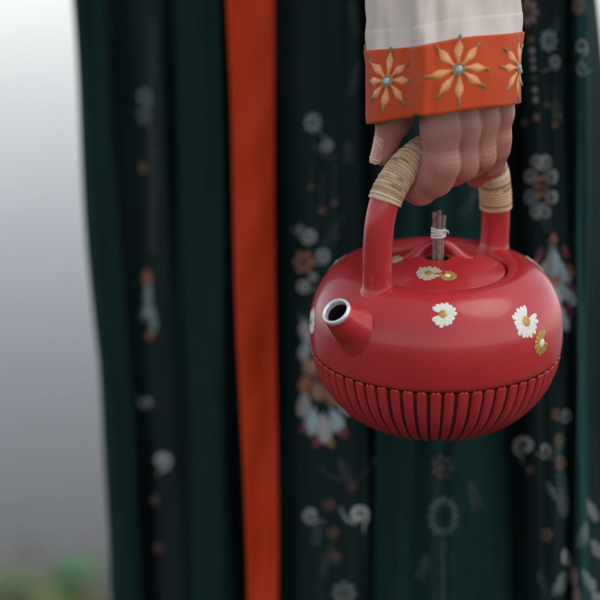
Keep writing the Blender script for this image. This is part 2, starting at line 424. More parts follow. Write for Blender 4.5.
# ------------------------------------------------------------------ hand (one continuous surface)
def surface_nets(F, org, h):
    ins = F < 0; nx, ny, nz = F.shape
    cnt = np.zeros((nx - 1, ny - 1, nz - 1), np.uint8)
    for dx in (0, 1):
        for dy in (0, 1):
            for dz in (0, 1): cnt += ins[dx:nx - 1 + dx, dy:ny - 1 + dy, dz:nz - 1 + dz]
    act = (cnt > 0) & (cnt < 8); idx = -np.ones(act.shape, np.int64); ii = np.argwhere(act); idx[act] = np.arange(len(ii))
    acc = np.zeros((len(ii), 3)); n = np.zeros(len(ii))
    cor = [(a, b, c) for a in (0, 1) for b in (0, 1) for c in (0, 1)]
    for p in cor:
        for ax in range(3):
            if p[ax]: continue
            q = list(p); q[ax] = 1
            fa = F[ii[:, 0] + p[0], ii[:, 1] + p[1], ii[:, 2] + p[2]]; fb = F[ii[:, 0] + q[0], ii[:, 1] + q[1], ii[:, 2] + q[2]]
            m = (fa < 0) != (fb < 0); t = np.where(m, fa / np.where(m, fa - fb, 1), 0)
            pt = np.array(p, float) + t[:, None] * (np.array(q) - np.array(p)); acc[m] += pt[m]; n += m
    verts = org + h * (ii + acc / n[:, None])
    faces = []
    for ax in range(3):
        o1, o2 = [(1, 2), (2, 0), (0, 1)][ax]
        a = ins.take(range(F.shape[ax] - 1), ax); b = ins.take(range(1, F.shape[ax]), ax)
        e = np.argwhere(a != b)
        ok = (e[:, o1] > 0) & (e[:, o2] > 0) & (e[:, o1] < F.shape[o1] - 1) & (e[:, o2] < F.shape[o2] - 1); e = e[ok]
        def cell(d1, d2):
            c = e.copy(); c[:, o1] -= d1; c[:, o2] -= d2; return idx[c[:, 0], c[:, 1], c[:, 2]]
        q = np.stack([cell(1, 1), cell(0, 1), cell(0, 0), cell(1, 0)], 1)
        fl = a[tuple(e.T)]; q[~fl] = q[~fl][:, ::-1]; faces.append(q)
    return verts, np.vstack(faces)

def build_hand():
    h = 1.05
    lo = np.array([-70., -122., 118.]); hi = np.array([78., 76., 372.])
    g = [np.arange(lo[i], hi[i], h, dtype=np.float32) for i in range(3)]
    X, Y, Z = np.meshgrid(*g, indexing='ij'); G = np.stack([X, Y, Z], -1)     # n, u, z
    shp = X.shape
    def cone(a, b, ra, rb):
        a = np.array(a, np.float32); b = np.array(b, np.float32); m = max(ra, rb) + 26
        l_ = np.minimum(a, b) - m; u_ = np.maximum(a, b) + m
        sl_ = tuple(slice(max(0, int((l_[i] - lo[i]) / h)), min(shp[i], int((u_[i] - lo[i]) / h) + 1)) for i in range(3))
        out = np.full(shp, 60., np.float32); p = G[sl_] - a; ba = b - a; L2 = float(ba @ ba)
        t = np.clip((p @ ba) / L2, 0, 1); out[sl_] = np.linalg.norm(p - t[..., None] * ba, axis=-1) - (ra + (rb - ra) * t)
        return out
    def smin(a, b, k):
        hh = np.clip(k - np.abs(a - b), 0, None) / k; return np.minimum(a, b) - hh * hh * k * .25
    def ell(c, r):
        out = np.full(shp, 60., np.float32); c = np.array(c, np.float32); m = max(r) + 20
        sl_ = tuple(slice(max(0, int((c[i] - m - lo[i]) / h)), min(shp[i], int((c[i] + m - lo[i]) / h) + 1)) for i in range(3))
        q = (G[sl_] - c) / np.array(r, np.float32); out[sl_] = (np.linalg.norm(q, axis=-1) - 1) * min(r); return out
    def chain(pts, rads, k=5):
        d = None
        for i in range(len(pts) - 1):
            c = cone(pts[i], pts[i + 1], rads[i], rads[i + 1]); d = c if d is None else smin(d, c, k)
        return d
    FING = {   # mcp, mid proximal, pip, dip, tip   as (n, u, z)
        'index': ([(24, 33, 256), (31, 35, 220), (33, 36, 185), (8, 37, 157), (-17, 38, 160)], [20, 18.2, 16.4, 14.8, 12]),
        'middle': ([(28, 4, 258), (34, 6, 218), (35, 7.5, 180), (-3, 7, 161), (-24, 7, 172)], [17.5, 15.6, 14.4, 13.2, 12]),
        'ring': ([(33, -20, 254), (36.5, -20, 220), (36, -18.5, 184), (0, -20, 161), (-24, -23, 170)], [16.5, 14.5, 13.3, 12.2, 11.2]),
        'pinky': ([(34, -43, 248), (37.5, -43, 223), (37, -42, 197), (26, -48, 167), (3, -52, 148)], [15, 13.0, 11.9, 10.8, 10]),
    }
    fd = []
    for k_, (p, r) in FING.items():
        d = chain(p[:3] + [tuple(.62 * np.array(p[2]) + .38 * np.array(p[3]) + np.array([3.5, 0, -3.5]) * (1 if k_ == 'index' else .3))] + p[3:], r[:3] + [.6 * r[2] + .4 * r[3]] + r[3:], 9)
        # bony swelling over the middle joint
        c = np.array(p[2])
        if k_ == 'index': d = smin(d, ell(c + np.array([1.8, 0, 2.0]), (r[2] * .93, r[2] * .88, r[2] * .95)), 6)
        # skin folds across the joint, on the back of the finger
        q_ = G[..., 2] - (c[2] + 6) - .25 * (G[..., 0] - c[0]); near_ = np.exp(-((G[..., 0] - c[0] - r[2]) ** 2 + (G[..., 1] - c[1]) ** 2) / (2 * 11.0 ** 2) - (q_ / 8) ** 2)
        d = d + (.24 if k_ == 'index' else .13) * near_ * (1 - np.cos(q_ * 1.25 + 1.1 * np.sin(G[..., 1] * .3 + c[1])))
        fd.append(d)
    F = fd[0]
    for d in fd[1:]: F = smin(F, d, .8)
    wr = (-12, -60, 348)
    palm = None
    for k_, rr in (('index', 21), ('middle', 22), ('ring', 21), ('pinky', 19)):
        p = FING[k_][0][0]; wv = np.array(wr) + (np.array(p) - np.array([32, -12, 254])) * np.array([.4, .55, 0])
        c = cone(p, wv, rr - 1, 24); palm = c if palm is None else smin(palm, c, 12)
    palm = smin(palm, cone((-12, -60, 345), (-22, -80, 392), 31, 30), 14)
    F = smin(F, palm, 9)
    th = chain([(-18, -28, 322), (-22, 24, 262), (-27.5, 36, 221), (-31, 48, 186)], [24, 18, 16.0, 11.8], 8)
    th = smin(th, ell((-27.5, 37, 219), (15.8, 16.4, 17)), 6)
    F = smin(F, th, 5)
    F = smin(F, cone((-14, 22, 275), (16, 24, 268), 15, 17), 14)      # web of the thumb
    # flesh yields round the handle
    HD = np.full(shp, 60., np.float32)
    sub = np.linspace(0, hl, 60); q = handle_at(sub)
    for i in range(60):
        if -80 < q[i, 0] < 80:
            j = min(i + 1, 59); a = (0, q[i, 0], q[i, 1]); b = (0, q[j, 0], q[j, 1]); HD = np.minimum(HD, cone(a, b, 16.4, 16.4))
    F = -smin(-F, HD, 2.0)
    v, f = surface_nets(F, lo.astype(float), h)
    # one light smoothing pass
    e = np.vstack([f[:, [0, 1]], f[:, [1, 2]], f[:, [2, 3]], f[:, [3, 0]]])
    for _ in range(2):
        acc = np.zeros_like(v); n = np.zeros(len(v))
        for a, b in ((0, 1), (1, 0)): np.add.at(acc, e[:, a], v[e[:, b]]); np.add.at(n, e[:, a], 1)
        v = v * .5 + .5 * acc / n[:, None]
    # skin tint: redder over joints and tips
    tint = np.tile(np.array([.45, .222, .172]), (len(v), 1)); red = np.zeros(len(v))
    for k_, (p, r) in FING.items():
        for i, s_ in ((2, .8), (3, .9), (4, 1.0), (0, .5)):
            red = np.maximum(red, s_ * np.exp(-np.sum((v - np.array(p[i])) ** 2, 1) / (2 * 17 ** 2)))
    red = np.maximum(red, .8 * np.exp(-np.sum((v - np.array((-30, 44, 195))) ** 2, 1) / (2 * 20 ** 2)))
    tint = tint * (1 - red[:, None]) + red[:, None] * np.array([.47, .165, .125])
    w_ = pot_world(nuz(v[:, 0], v[:, 1], v[:, 2]))
    m, N, L, P = mat('skin')
    n1 = noise(N, 45, 5, .6, L=L); r1 = ramp(N, L, n1.outputs[0], [(.3, (.78, .66, .63)), (.7, (1.12, 1.10, 1.08))])
    L.new(mult(N, L, attr(N), r1.outputs[0]), P.inputs['Base Color'])
    P.inputs['Roughness'].default_value = .42; P.inputs['Subsurface Weight'].default_value = .12
    P.inputs['Subsurface Radius'].default_value = (1, .35, .2); P.inputs['Subsurface Scale'].default_value = .004
    vo = N.new('ShaderNodeTexVoronoi'); vo.inputs['Scale'].default_value = 900; tc = N.new('ShaderNodeTexCoord'); L.new(tc.outputs['Object'], vo.inputs['Vector'])
    n2 = noise(N, 160, 5, .65, L=L)
    ad = N.new('ShaderNodeMath'); ad.operation = 'MULTIPLY_ADD'; ad.inputs[1].default_value = .35
    L.new(vo.outputs['Distance'], ad.inputs[0]); L.new(n2.outputs[0], ad.inputs[2]); bump(N, L, P, ad.outputs[0], .30, .0006)
    return obj('hand', w_ - P0, f[:, ::-1], m, person, colors=tint)
hand = build_hand()
_bm = hand.data
# make sure the surface faces outward
import bmesh
b_ = bmesh.new(); b_.from_mesh(_bm); bmesh.ops.recalc_face_normals(b_, faces=b_.faces); b_.to_mesh(_bm); b_.free()

# thumb nail with thin raised white lines
def build_nail():
    a = np.array((-28.9, 41.0, 207.)); b = np.array((-31.6, 50.2, 177.)); ax = (b - a) / np.linalg.norm(b - a)
    face = np.array((-.12, .95, .15)); face -= ax * (face @ ax); face /= np.linalg.norm(face); side = np.cross(ax, face)
    def pt(t, an, off=0):
        r = np.interp(t, [0, .3, .7, 1], [13.4, 13.0, 12.2, 11.6]) + off
        flat = 1 - .10 * np.cos(an) * 0
        c = a + (b - a) * t
        return c + r * (math.cos(an) * face * flat + math.sin(an) * side * .93)
    rows = np.linspace(.16, 1.06, 12); an = np.linspace(-1, 1, 11); vo, vi = [], []
    for t in rows:
        q = (t - .16) / .9
        wd = 0.86 * (1 - .35 * (1 - min(1, q / .25)) ** 2) * (1 - .45 * max(0, (q - .82) / .18) ** 2)
        for x in an: vo.append(pt(t, x * wd, 0.85 - .75 * x ** 4 - .8 * (q < .02))); vi.append(pt(t, x * wd, -1.2))
    vo = np.array(vo); vi = np.array(vi); n = len(vo)
    f = grid_faces(12, 11) + grid_faces(12, 11, off=n, flip=True)
    edge = [i for i in range(11)] + [11 * k + 10 for k in range(1, 12)] + [11 * 11 + i for i in range(9, -1, -1)] + [11 * k for k in range(10, 0, -1)]
    f += [(edge[i], edge[(i + 1) % len(edge)], edge[(i + 1) % len(edge)] + n, edge[i] + n) for i in range(len(edge))]
    m = m_plain('nail', (.55, .26, .21), .14, 0, .06, 120, .05, .0003)
    vv = np.vstack([vo, vi])
    o = obj('fingernail', pot_world(nuz(vv[:, 0], vv[:, 1], vv[:, 2])) - P0, f, m, hand)
    ml = m_plain('nail_white', (.8, .76, .74), .3)
    for line in ([(.24, -.3), (.36, .05), (.44, .35), (.5, .62)], [(.9, -.66), (.92, -.2), (.92, .3), (.9, .66)]):
        c = catmull(line, 5); p = np.array([pt(t, x, .8) for t, x in c]); v, f = tube(p, [.42] * len(p), 6)
        obj('nail_stripe', pot_world(nuz(v[:, 0], v[:, 1], v[:, 2])) - P0, f, ml, hand)
build_nail()

# ------------------------------------------------------------------ sleeve and cuff
CS = [(365.5, -22), (372, -44), (388, -56), (405, -63), (419, -68.5), (436, -68), (460, -67), (488, -62), (508, -54), (519, -42), (522, -24), (516, -2), (495, 14), (455, 22), (412, 16), (380, 2), (368, -10)]
def closed_curve(pts, n):
    P = np.array(pts, float); P = np.vstack([P[-2:], P, P[:3]]); c = catmull(P, n); return c[2 * n:2 * n + len(pts) * n]
CS = [(443 + (x - 443) * .945, d * 1.18 - 12 + (11 * math.exp(-((x - 398) / 14) ** 2) if d < -30 and x < 420 else 0)) for x, d in CS]
CSc = closed_curve(CS, 8); NCS = len(CSc)
def sleeve_pt(j, py, grow=0):
    """j fractional index round the sleeve, py height"""
    j = np.asarray(j, float); py = np.asarray(py, float)
    i0 = np.floor(j).astype(int) % NCS; i1 = (i0 + 1) % NCS; t = (j - np.floor(j))[..., None]
    c = CSc[i0] * (1 - t) + CSc[i1] * t
    cen = np.array([443, -38.]); d = c - cen; ln = np.linalg.norm(d * np.array([.55, 1]), axis=-1)[..., None]
    wob = 1.5 * np.sin(py * .035 + j * .25) + 1.1 * np.sin(py * .06 - j * .42 + 1) + .8 * np.sin(j * .9 + py * .02)
    wob = wob * np.clip((118 - py) / 70, .28, 1.3)
    k = 1 + (grow + wob)[..., None] * .62 / np.maximum(ln, 8)
    c = cen + d * k
    sk = -.135 * (c[..., 0] - 443) + np.where(c[..., 1] > -38, -7, 0) * 1.0     # lower edge rises to the right
    low = np.clip((py - 55) / 50, 0, 1)
    sk = sk + low * (-3.0 * np.exp(-((c[..., 0] - 416) / 4.5) ** 2) + .5 * np.sin(c[..., 0] * .09) + .25 * np.sin(c[..., 0] * .2 + 1)) + (1 - low) * 1.2 * np.sin(c[..., 0] * .06 + 2)
    lean = np.clip(80 - py, 0, None)
    up_k = np.clip((60 - py) / 300, 0, 1)
    x = c[..., 0] + .0 * lean; dd = c[..., 1] + lean * .10
    return V(x, py + sk, dd)
jj = np.arange(NCS)
def band(name, y0, y1, rows, g0, g1, m, thick=2.2, parent=person, roll=True):
    ys = np.linspace(y0, y1, rows); vo = [sleeve_pt(jj, np.full(NCS, y), np.full(NCS, np.interp(y, [y0, y1], [g0, g1]))) for y in ys]
    vi = [sleeve_pt(jj, np.full(NCS, y), np.full(NCS, np.interp(y, [y0, y1], [g0, g1]) - thick)) for y in ys[::-1]]
    mid = [sleeve_pt(jj, np.full(NCS, y1 + .9), np.full(NCS, g1 - thick * .5))]
    top = [sleeve_pt(jj, np.full(NCS, y0 - .7), np.full(NCS, g0 - thick * .5))]
    v = np.vstack(vo + mid + vi + top); nr = 2 * rows + 2
    f = grid_faces(nr, NCS, True) + [((nr - 1) * NCS + j, (nr - 1) * NCS + (j + 1) % NCS, (j + 1) % NCS, j) for j in range(NCS)]
    return obj(name, v - P0, f, m, parent)
sleeve = band('sleeve', -330, 60, 60, 0, 0, M_SLEEVE, 1.5)
cuff = band('cuff', 42, 113, 26, 3.2, 3.6, M_CUFF, 3.0)
band('hem', 22, 43.5, 8, .4, .8, M_HEM, 1.2, sleeve)

# flowers sewn on the cuff
front_j = np.arange(0, 11 * 8, .25); fx = CSc[np.floor(front_j).astype(int) % NCS, 0]
per_len = np.concatenate([[0], np.cumsum(np.linalg.norm(np.diff(CSc[:11 * 8] * np.array([.55, 1]), axis=0), axis=1))]) / .55
def cuff_map(cx_j, xy, lift):
    """xy in working units round a centre at index cx_j"""
    s_c = np.interp(cx_j[0], np.arange(len(per_len)), per_len)
    j = np.interp(s_c + xy[:, 0], per_len, np.arange(len(per_len)))
    return sleeve_pt(j, cx_j[1] - xy[:, 1], 3.4 + lift)
def j_of_x(x): return np.interp(x, CSc[:80, 0], np.arange(80))
M_PET = m_tint('satin_stitch', .5, .4, 900, .5, .0005, .25)
def petal_shape():
    t = np.array([.0, .12, .3, .5, .66, .8, .92, 1.0]); hw = np.array([1.0, 1.2, 1.9, 3.4, 4.0, 2.9, 1.5, .8]); return t, hw
def cuff_flower(cx, cy, r, rot):
    c = (j_of_x(cx), cy)
    for k in range(8):
        th = rot + k * math.pi / 4 + random.uniform(-.07, .07); ln = r * random.uniform(.92, 1.04); bend = random.uniform(-.13, .13)
        t, hw = petal_shape(); rad_ = 3.4 + t * (ln * .86 - 3.4)
        rows = []
        for cs_, hh in ((-1, .1), (-.55, 1.0), (0, 1.4), (.55, 1.0), (1, .1)):
            rows.append(np.stack([rad_, hw * r / 30 * cs_ + bend * (rad_ - 4) ** 2 / 20, np.full(8, hh)], 1))
        q = np.vstack(rows); co, si = math.cos(th), math.sin(th)
        xy = np.stack([q[:, 0] * co - q[:, 1] * si, q[:, 0] * si + q[:, 1] * co], 1)
        base = np.array([.80, .22, .045]); tip = np.array([.95, .44, .18])
        cl = base + (tip - base) * np.tile(np.clip(1 - np.abs(t - .55) * 2, 0, 1), 5)[:, None]
        cl = cl * np.repeat(np.array([.8, 1, 1.05, .95, .75]), 8)[:, None]
        obj('petal', cuff_map(c, xy, q[:, 2]) - P0, grid_faces(5, 8), M_PET, cuff, colors=cl)
        a0, a1_ = ln * .84, ln * 1.02; rr = np.linspace(a0, a1_, 5); wv = np.array([.8, 1.5, 1.7, 1.4, .5])
        q = np.vstack([np.stack([rr, wv * s_ + bend * (rr - 4) ** 2 / 20, np.full(5, hh)], 1) for s_, hh in ((-1, .3), (0, 2.0), (1, .3))])
        xy = np.stack([q[:, 0] * co - q[:, 1] * si, q[:, 0] * si + q[:, 1] * co], 1)
        obj('petal_tip', cuff_map(c, xy, q[:, 2]) - P0, grid_faces(3, 5), M_PET, cuff, colors=np.tile(np.array([.20, .24, .085]), (15, 1)))
    # stitched ring and pearl bead
    a = np.arange(20) / 20 * 2 * math.pi
    q = np.vstack([np.stack([np.cos(a) * rr, np.sin(a) * rr, np.full(20, hh)], 1) for rr, hh in ((6.8, .2), (6.2, 1.7), (4.8, 1.9), (4.2, .8))])
    obj('stitched_ring', cuff_map(c, q[:, :2], q[:, 2]) - P0, grid_faces(4, 20, True), M_PET, cuff, colors=np.tile(np.array([.30, .24, .10]), (80, 1)))
    q = np.vstack([np.stack([np.cos(a) * rr, np.sin(a) * rr, np.full(20, hh)], 1) for rr, hh in ((3.9, .8), (3.7, 1.8), (2.7, 2.8), (1.4, 3.3), (.05, 3.4))])
    obj('bead', cuff_map(c, q[:, :2], q[:, 2]) - P0, grid_faces(5, 20, True), M_BEAD, cuff)
M_BEAD = m_plain('glass_bead', (.36, .44, .42), .22, 0, .4, 300, .05)
cuff_flower(390, 73.5, 33, R(88)); cuff_flower(458, 72, 34, R(92)); cuff_flower(513.5, 77, 33, R(90))

# ------------------------------------------------------------------ skirt
T_ = (.0085, .0300, .0285); T2 = (.012, .052, .048); C_ = (.0125, .0255, .0245); B_ = (.0070, .0180, .0174); G_ = (.0175, .0285, .0280)  # B_: shade of the valleys between pleats, put into the cloth colour
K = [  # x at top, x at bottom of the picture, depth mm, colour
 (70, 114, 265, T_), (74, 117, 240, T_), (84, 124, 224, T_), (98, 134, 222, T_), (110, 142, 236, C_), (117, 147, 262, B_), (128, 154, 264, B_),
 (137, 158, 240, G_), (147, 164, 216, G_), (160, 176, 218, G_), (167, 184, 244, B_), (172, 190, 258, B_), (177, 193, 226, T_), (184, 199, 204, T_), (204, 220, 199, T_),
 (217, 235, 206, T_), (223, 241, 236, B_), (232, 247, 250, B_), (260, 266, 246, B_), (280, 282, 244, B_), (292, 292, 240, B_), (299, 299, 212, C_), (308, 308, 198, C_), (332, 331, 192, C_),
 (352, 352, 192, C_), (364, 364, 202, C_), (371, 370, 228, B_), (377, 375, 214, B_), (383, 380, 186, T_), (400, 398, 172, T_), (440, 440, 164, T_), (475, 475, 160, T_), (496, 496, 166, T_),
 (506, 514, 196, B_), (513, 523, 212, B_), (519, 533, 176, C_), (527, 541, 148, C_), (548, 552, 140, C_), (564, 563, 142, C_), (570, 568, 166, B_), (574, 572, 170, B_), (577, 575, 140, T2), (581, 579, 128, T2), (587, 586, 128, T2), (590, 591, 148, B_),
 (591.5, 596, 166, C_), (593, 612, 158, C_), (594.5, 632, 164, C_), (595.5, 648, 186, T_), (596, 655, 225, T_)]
KT = np.array([k[0] for k in K], float); KB = np.array([k[1] for k in K], float); KD = np.array([k[2] for k in K], float); KC = np.array([k[3] for k in K])
KS = np.convolve(np.pad(KD, 3, mode='edge'), np.ones(7) / 7, 'valid'); KD = KS + (KD - KS) * .4
KD = KD - 50 + 34 * np.clip((240 - KT) / 90, 0, 1) - 22 * np.exp(-((KT - 400) / 130) ** 2)
NS = 9
def smooth1(a): return catmull(a[:, None], NS)[:, 0]
xt, xb, dd0 = smooth1(KT), smooth1(KB), smooth1(KD)
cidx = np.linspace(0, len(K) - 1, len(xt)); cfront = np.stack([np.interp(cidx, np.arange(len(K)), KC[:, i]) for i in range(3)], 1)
nf = len(xt)
def skirt_xd(py):
    """front curve of the skirt at height py: x and depth"""
    t = py / 600.0; tt_ = np.clip(t, -.7, 1.6)
    x = xt + (xb - xt) * tt_
    x = x + 1.6 * np.sin(t * 5 + cidx * .9) + .9 * np.sin(t * 11 + cidx * 1.7)
    x[:6] += 3 * np.sin(t * 7.5 + 2.2) * np.exp(-np.arange(6) / 4)
    d = dd0 + 5 * np.sin(t * 4 + cidx * .55) + 2.2 * np.sin(t * 9 - cidx * 1.1)
    d = d + 3.2 * np.sin(xt * .21 + 1.4 * np.sin(t * 1.7 + xt * .013) + t * 1.1) * (.5 + .5 * np.sin(xt * .031 + 2 * t))
    d = d + 1.1 * np.sin(xt * .29 + 2.2 * np.sin(t * 2.3 + xt * .023)) + .6 * np.sin(xt * .61 + 1.5 * np.sin(t * 3.1 + xt * .05)) + 1.2 * np.sin(t * 13 + xt * .12) * np.sin(xt * .05 + t * 2)
    return x, d
def skirt_at(px, py, lift=1.0):
    px = np.atleast_1d(np.asarray(px, float)); py = np.atleast_1d(np.asarray(py, float)); out = np.zeros((len(px), 3)); lift = np.broadcast_to(np.asarray(lift, float), px.shape)
    for i in range(len(px)):
        x, d = skirt_xd(py[i]); xs = np.maximum.accumulate(x + np.arange(nf) * 1e-4)
        dd = np.interp(px[i], xs, d)
        out[i] = V(px[i], py[i], dd - lift[i])
    return out
def build_skirt():
    pys = np.concatenate([np.arange(-420, 640, 14), np.arange(640, 1500, 40)])
    rows = []; cols_ = []
    nb = 150
    for py in pys:
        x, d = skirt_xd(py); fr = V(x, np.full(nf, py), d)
        # close the tube behind
        a, b = fr[-1], fr[0]; th = np.linspace(0, math.pi, nb + 2)[1:-1]
        c = (a + b) / 2; hw = (a - b) / 2
        back = c + np.cos(th)[:, None] * hw + np.sin(th)[:, None] * np.array([0, .20, 0]) * (1 + .06 * np.sin(th * 46))[:, None]
        rows.append(np.vstack([fr, back])); cols_.append(np.vstack([cfront, np.tile(np.array(T_), (nb, 1)) * (1 - .4 * (np.sin(th * 46) < 0))[:, None]]))  # inward folds of the back get their shade as darker colour
    v = np.vstack(rows); v[:, 2] = np.maximum(v[:, 2], .02)
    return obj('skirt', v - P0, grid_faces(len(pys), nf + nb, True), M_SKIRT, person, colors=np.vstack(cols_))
skirt = build_skirt()

# hanging ribbon
def build_ribbon():
    pys = np.concatenate([np.arange(-420, 640, 10), np.arange(640, 1300, 40)]); nc = 15; rows = []
    for side in (0, 1):
        for py in pys:
            t = np.clip(py / 600, -.7, 1.5); l = 226 + 21 * t + 1.2 * math.sin(t * 9); r = 274 + 4 * t + .8 * math.sin(t * 7 + 2)
            s = np.linspace(0, 1, nc); x = l + (r - l) * s
            d = 148 + 7 * s + 2.2 * np.sin(s * 5 + t * 6) + 1.0 * np.sin(s * 6 - t * 17 + 1) + 1.2 * np.sin(t * 40 + s * 4) * np.sin(s * 3.1) + side * 1.6
            if side: x = np.where(s == 0, x + .3, np.where(s == 1, x - .3, x))
            rows.append(V(x, np.full(nc, py), d))
    n = len(pys); v = np.vstack(rows)
    f = grid_faces(n, nc) + grid_faces(n, nc, off=n * nc, flip=True)
    for i in range(n - 1):
        a = i * nc; f.append((a, a + nc, a + nc + n * nc, a + n * nc)); b = a + nc - 1; f.append((b + nc, b, b + n * nc, b + nc + n * nc))
    v[:, 2] = np.maximum(v[:, 2], .05)
    obj('ribbon', v - P0, f, M_RIBBON, person)
build_ribbon()

# ------------------------------------------------------------------ embroidery on the skirt
GREY = (.28, .30, .285); BLUE = (.22, .32, .34); PALE = (.42, .43, .40); TAN = (.15, .085, .05); ORG = (.34, .13, .055); MAG = (.17, .03, .055); SKYB = (.34, .46, .48); DIM = (.06, .085, .085); DRED = (.11, .03, .025); TEAL = (.06, .13, .13)
class Motif:
    clip = None
    def __init__(s, name): s.name = name; s.mb = MB(); s.c = []
    def poly(s, pts, colr, mid=None):
        if s.clip is not None and np.mean(np.asarray(pts)[:, 0]) < s.clip: return s
        if s.clip is not None: pts = np.maximum(np.asarray(pts, float), [s.clip - 3, -999])
        pts = np.asarray(pts, float); c = pts.mean(0) if mid is None else np.asarray(mid, float)
        v = np.vstack([pts, c + (pts - c) * .55, [c]]); n = len(pts)
        lift = np.concatenate([np.full(n, .25), np.full(n, 1.0), [1.15]])
        w_ = np.zeros((len(v), 3))
        w_ = skirt_at(v[:, 0], v[:, 1], lift)
        s.mb.add(w_, [(j, (j + 1) % n, n + (j + 1) % n, n + j) for j in range(n)] + [(n + j, n + (j + 1) % n, 2 * n) for j in range(n)])
        k = random.uniform(.85, 1.1); s.c.append(np.tile(np.array(colr) * k, (len(v), 1))); return s
    def dot(s, x, y, r, colr, ry=None):
        a = np.arange(9) / 9 * 2 * math.pi; return s.poly(np.stack([x + r * np.cos(a), y + (ry or r) * np.sin(a)], 1), colr)
    def petal(s, x, y, ang, r0, r1, wd, colr, ky=1.0):
        t = np.array([0, .25, .6, .88, 1, .88, .6, .25]); hw = np.array([0, .6, 1, .7, 0, -.7, -1, -.6]) * wd; rr = r0 + (r1 - r0) * t
        return s.poly(np.stack([x + rr * math.cos(ang) - hw * math.sin(ang), y + (rr * math.sin(ang) + hw * math.cos(ang)) * ky], 1), colr)
    def flower(s, x, y, r, n, colr, cen, ky=1.0, rot=0., wd=None, r0=.25):
        for k in range(n): s.petal(x, y, rot + k * 2 * math.pi / n, r * r0, r, wd or r * 1.9 / n, colr, ky)
        return s.dot(x, y, r * .24, cen, r * .24 * ky)
    def line(s, pts, wd, colr):
        p = catmull(pts, 5) if len(pts) > 2 else np.linspace(pts[0], pts[1], 6); T = np.gradient(p, axis=0); T /= np.linalg.norm(T, axis=1)[:, None] + 1e-9; N_ = np.stack([-T[:, 1], T[:, 0]], 1)
        wv = np.asarray(wd) if np.ndim(wd) else np.full(len(p), wd)
        wv = np.interp(np.linspace(0, 1, len(p)), np.linspace(0, 1, len(wv)), wv)
        rows = []
        for c, lf in ((-1, .25), (0, 1.0), (1, .25)):
            q = p + N_ * (wv * c)[:, None]; rows.append(skirt_at(q[:, 0], q[:, 1], lf))
        v = np.vstack(rows); s.mb.add(v, grid_faces(3, len(p))); s.c.append(np.tile(np.array(colr) * random.uniform(.85, 1.1), (len(v), 1))); return s
    def scroll(s, x, y, r, colr, rot=0., flip=1, turns=1.35, wd=None, tail=1.2, ky=1.0):
        a = np.linspace(0, turns * 2 * math.pi, 16); rr = r * (.18 + .82 * a / a[-1])
        pts = np.stack([x + rr * np.cos(rot + flip * a), y + ky * rr * np.sin(rot + flip * a)], 1)
        if tail:
            d = pts[-1] - pts[-2]; d /= np.linalg.norm(d); o = pts[-1] - np.array([x, y]); o /= np.linalg.norm(o)
            pts = np.vstack([pts, pts[-1] + d * r * tail * .5 + o * r * .1, pts[-1] + d * r * tail + o * r * .5])
        w0 = wd or r * .26
        return s.line(pts, [w0 * .9, w0 * 1.2, w0 * 1.1, w0, w0 * .8, w0 * .2], colr)
    def done(s): return obj(s.name, s.mb.V() - P0, s.mb.f, M_THREAD, skirt, colors=np.vstack(s.c))
def chain_dots(x, y0, y1, step, r, colr, end=None):
    m = Motif('bead_string'); y = y0
    while y < y1: m.dot(x + random.uniform(-.5, .5), y, r, colr); y += step
    if end: m.dot(x, y1 + 3, end[0], end[1])
    m.done()
F = 'embroidered_flower'; SC = 'embroidered_scroll'
# panel beside the ribbon
Motif(F).flower(313, 123, 9.5, 8, BLUE, ORG, 1.1).done()
Motif(SC).scroll(326, 146, 6.5, GREY, .5, -1, 1.3, tail=2.2).line([(312, 140), (318, 152), (330, 158), (342, 154)], [.6, .8, .4], DIM).done()
chain_dots(311, 166, 184, 4, .9, DIM, (2.6, TAN)); chain_dots(322, 174, 208, 4.2, 1.2, TEAL, (3.4, TAN)); chain_dots(335, 166, 200, 4.2, 1.0, TEAL, (3.2, TAN)); chain_dots(337, 214, 234, 5, .9, DIM, (2.2, TAN))
Motif(SC).scroll(309, 236, 7.5, GREY, 1.0, 1, 1.3, tail=1.8).scroll(322, 256, 7.5, GREY, 0., 1, 1.3, tail=2).scroll(301, 229, 4, GREY, 2).done()
Motif(F).flower(304, 262, 11, 6, ORG, MAG, 1.1).done()
Motif(SC).scroll(304, 286, 6.5, PALE, 2., -1, 1.2).scroll(313, 277, 4.5, GREY, 0, 1).done()
def big_flower(cx, cy, sx, sy, name=F, clip=None):
    m = Motif(name); m.clip = clip
    for k in range(10):
        a = k * math.pi / 5 + .3
        m.petal(cx, cy, a, 28 * sx, 66 * sx, 11 * sx, SKYB if k % 2 else PALE, sy / sx)
    for k in range(10):
        a = k * math.pi / 5 + .62; m.petal(cx, cy, a, 46 * sx, 70 * sx, 7 * sx, MAG if k % 2 else ORG, sy / sx)
    for k in range(8):
        a = k * math.pi / 4; m.petal(cx, cy, a, 8 * sx, 36 * sx, 9 * sx, ORG if k % 2 else (.42, .30, .22), sy / sx)
    m.dot(cx, cy, 9 * sx, MAG, 9 * sy); m.dot(cx, cy, 4 * sx, PALE, 4 * sy)
    return m.done()
def cluster(items, clip=None):
    m = Motif(F); m.clip = clip
    for it in items:
        if it[0] == 'p': _, x, y, a, ln, wd, c = it; m.petal(x, y, a, -ln, ln, wd * 1.2, c); m.line([(x - ln * .7 * math.cos(a), y - ln * .7 * math.sin(a)), (x + ln * .1 * math.cos(a), y + ln * .1 * math.sin(a))], .7, tuple(np.array(c) * .45))
        else: _, x, y, r, c = it; m.dot(x, y, r, c)
    return m.done()
PEACH = (.42, .24, .15)
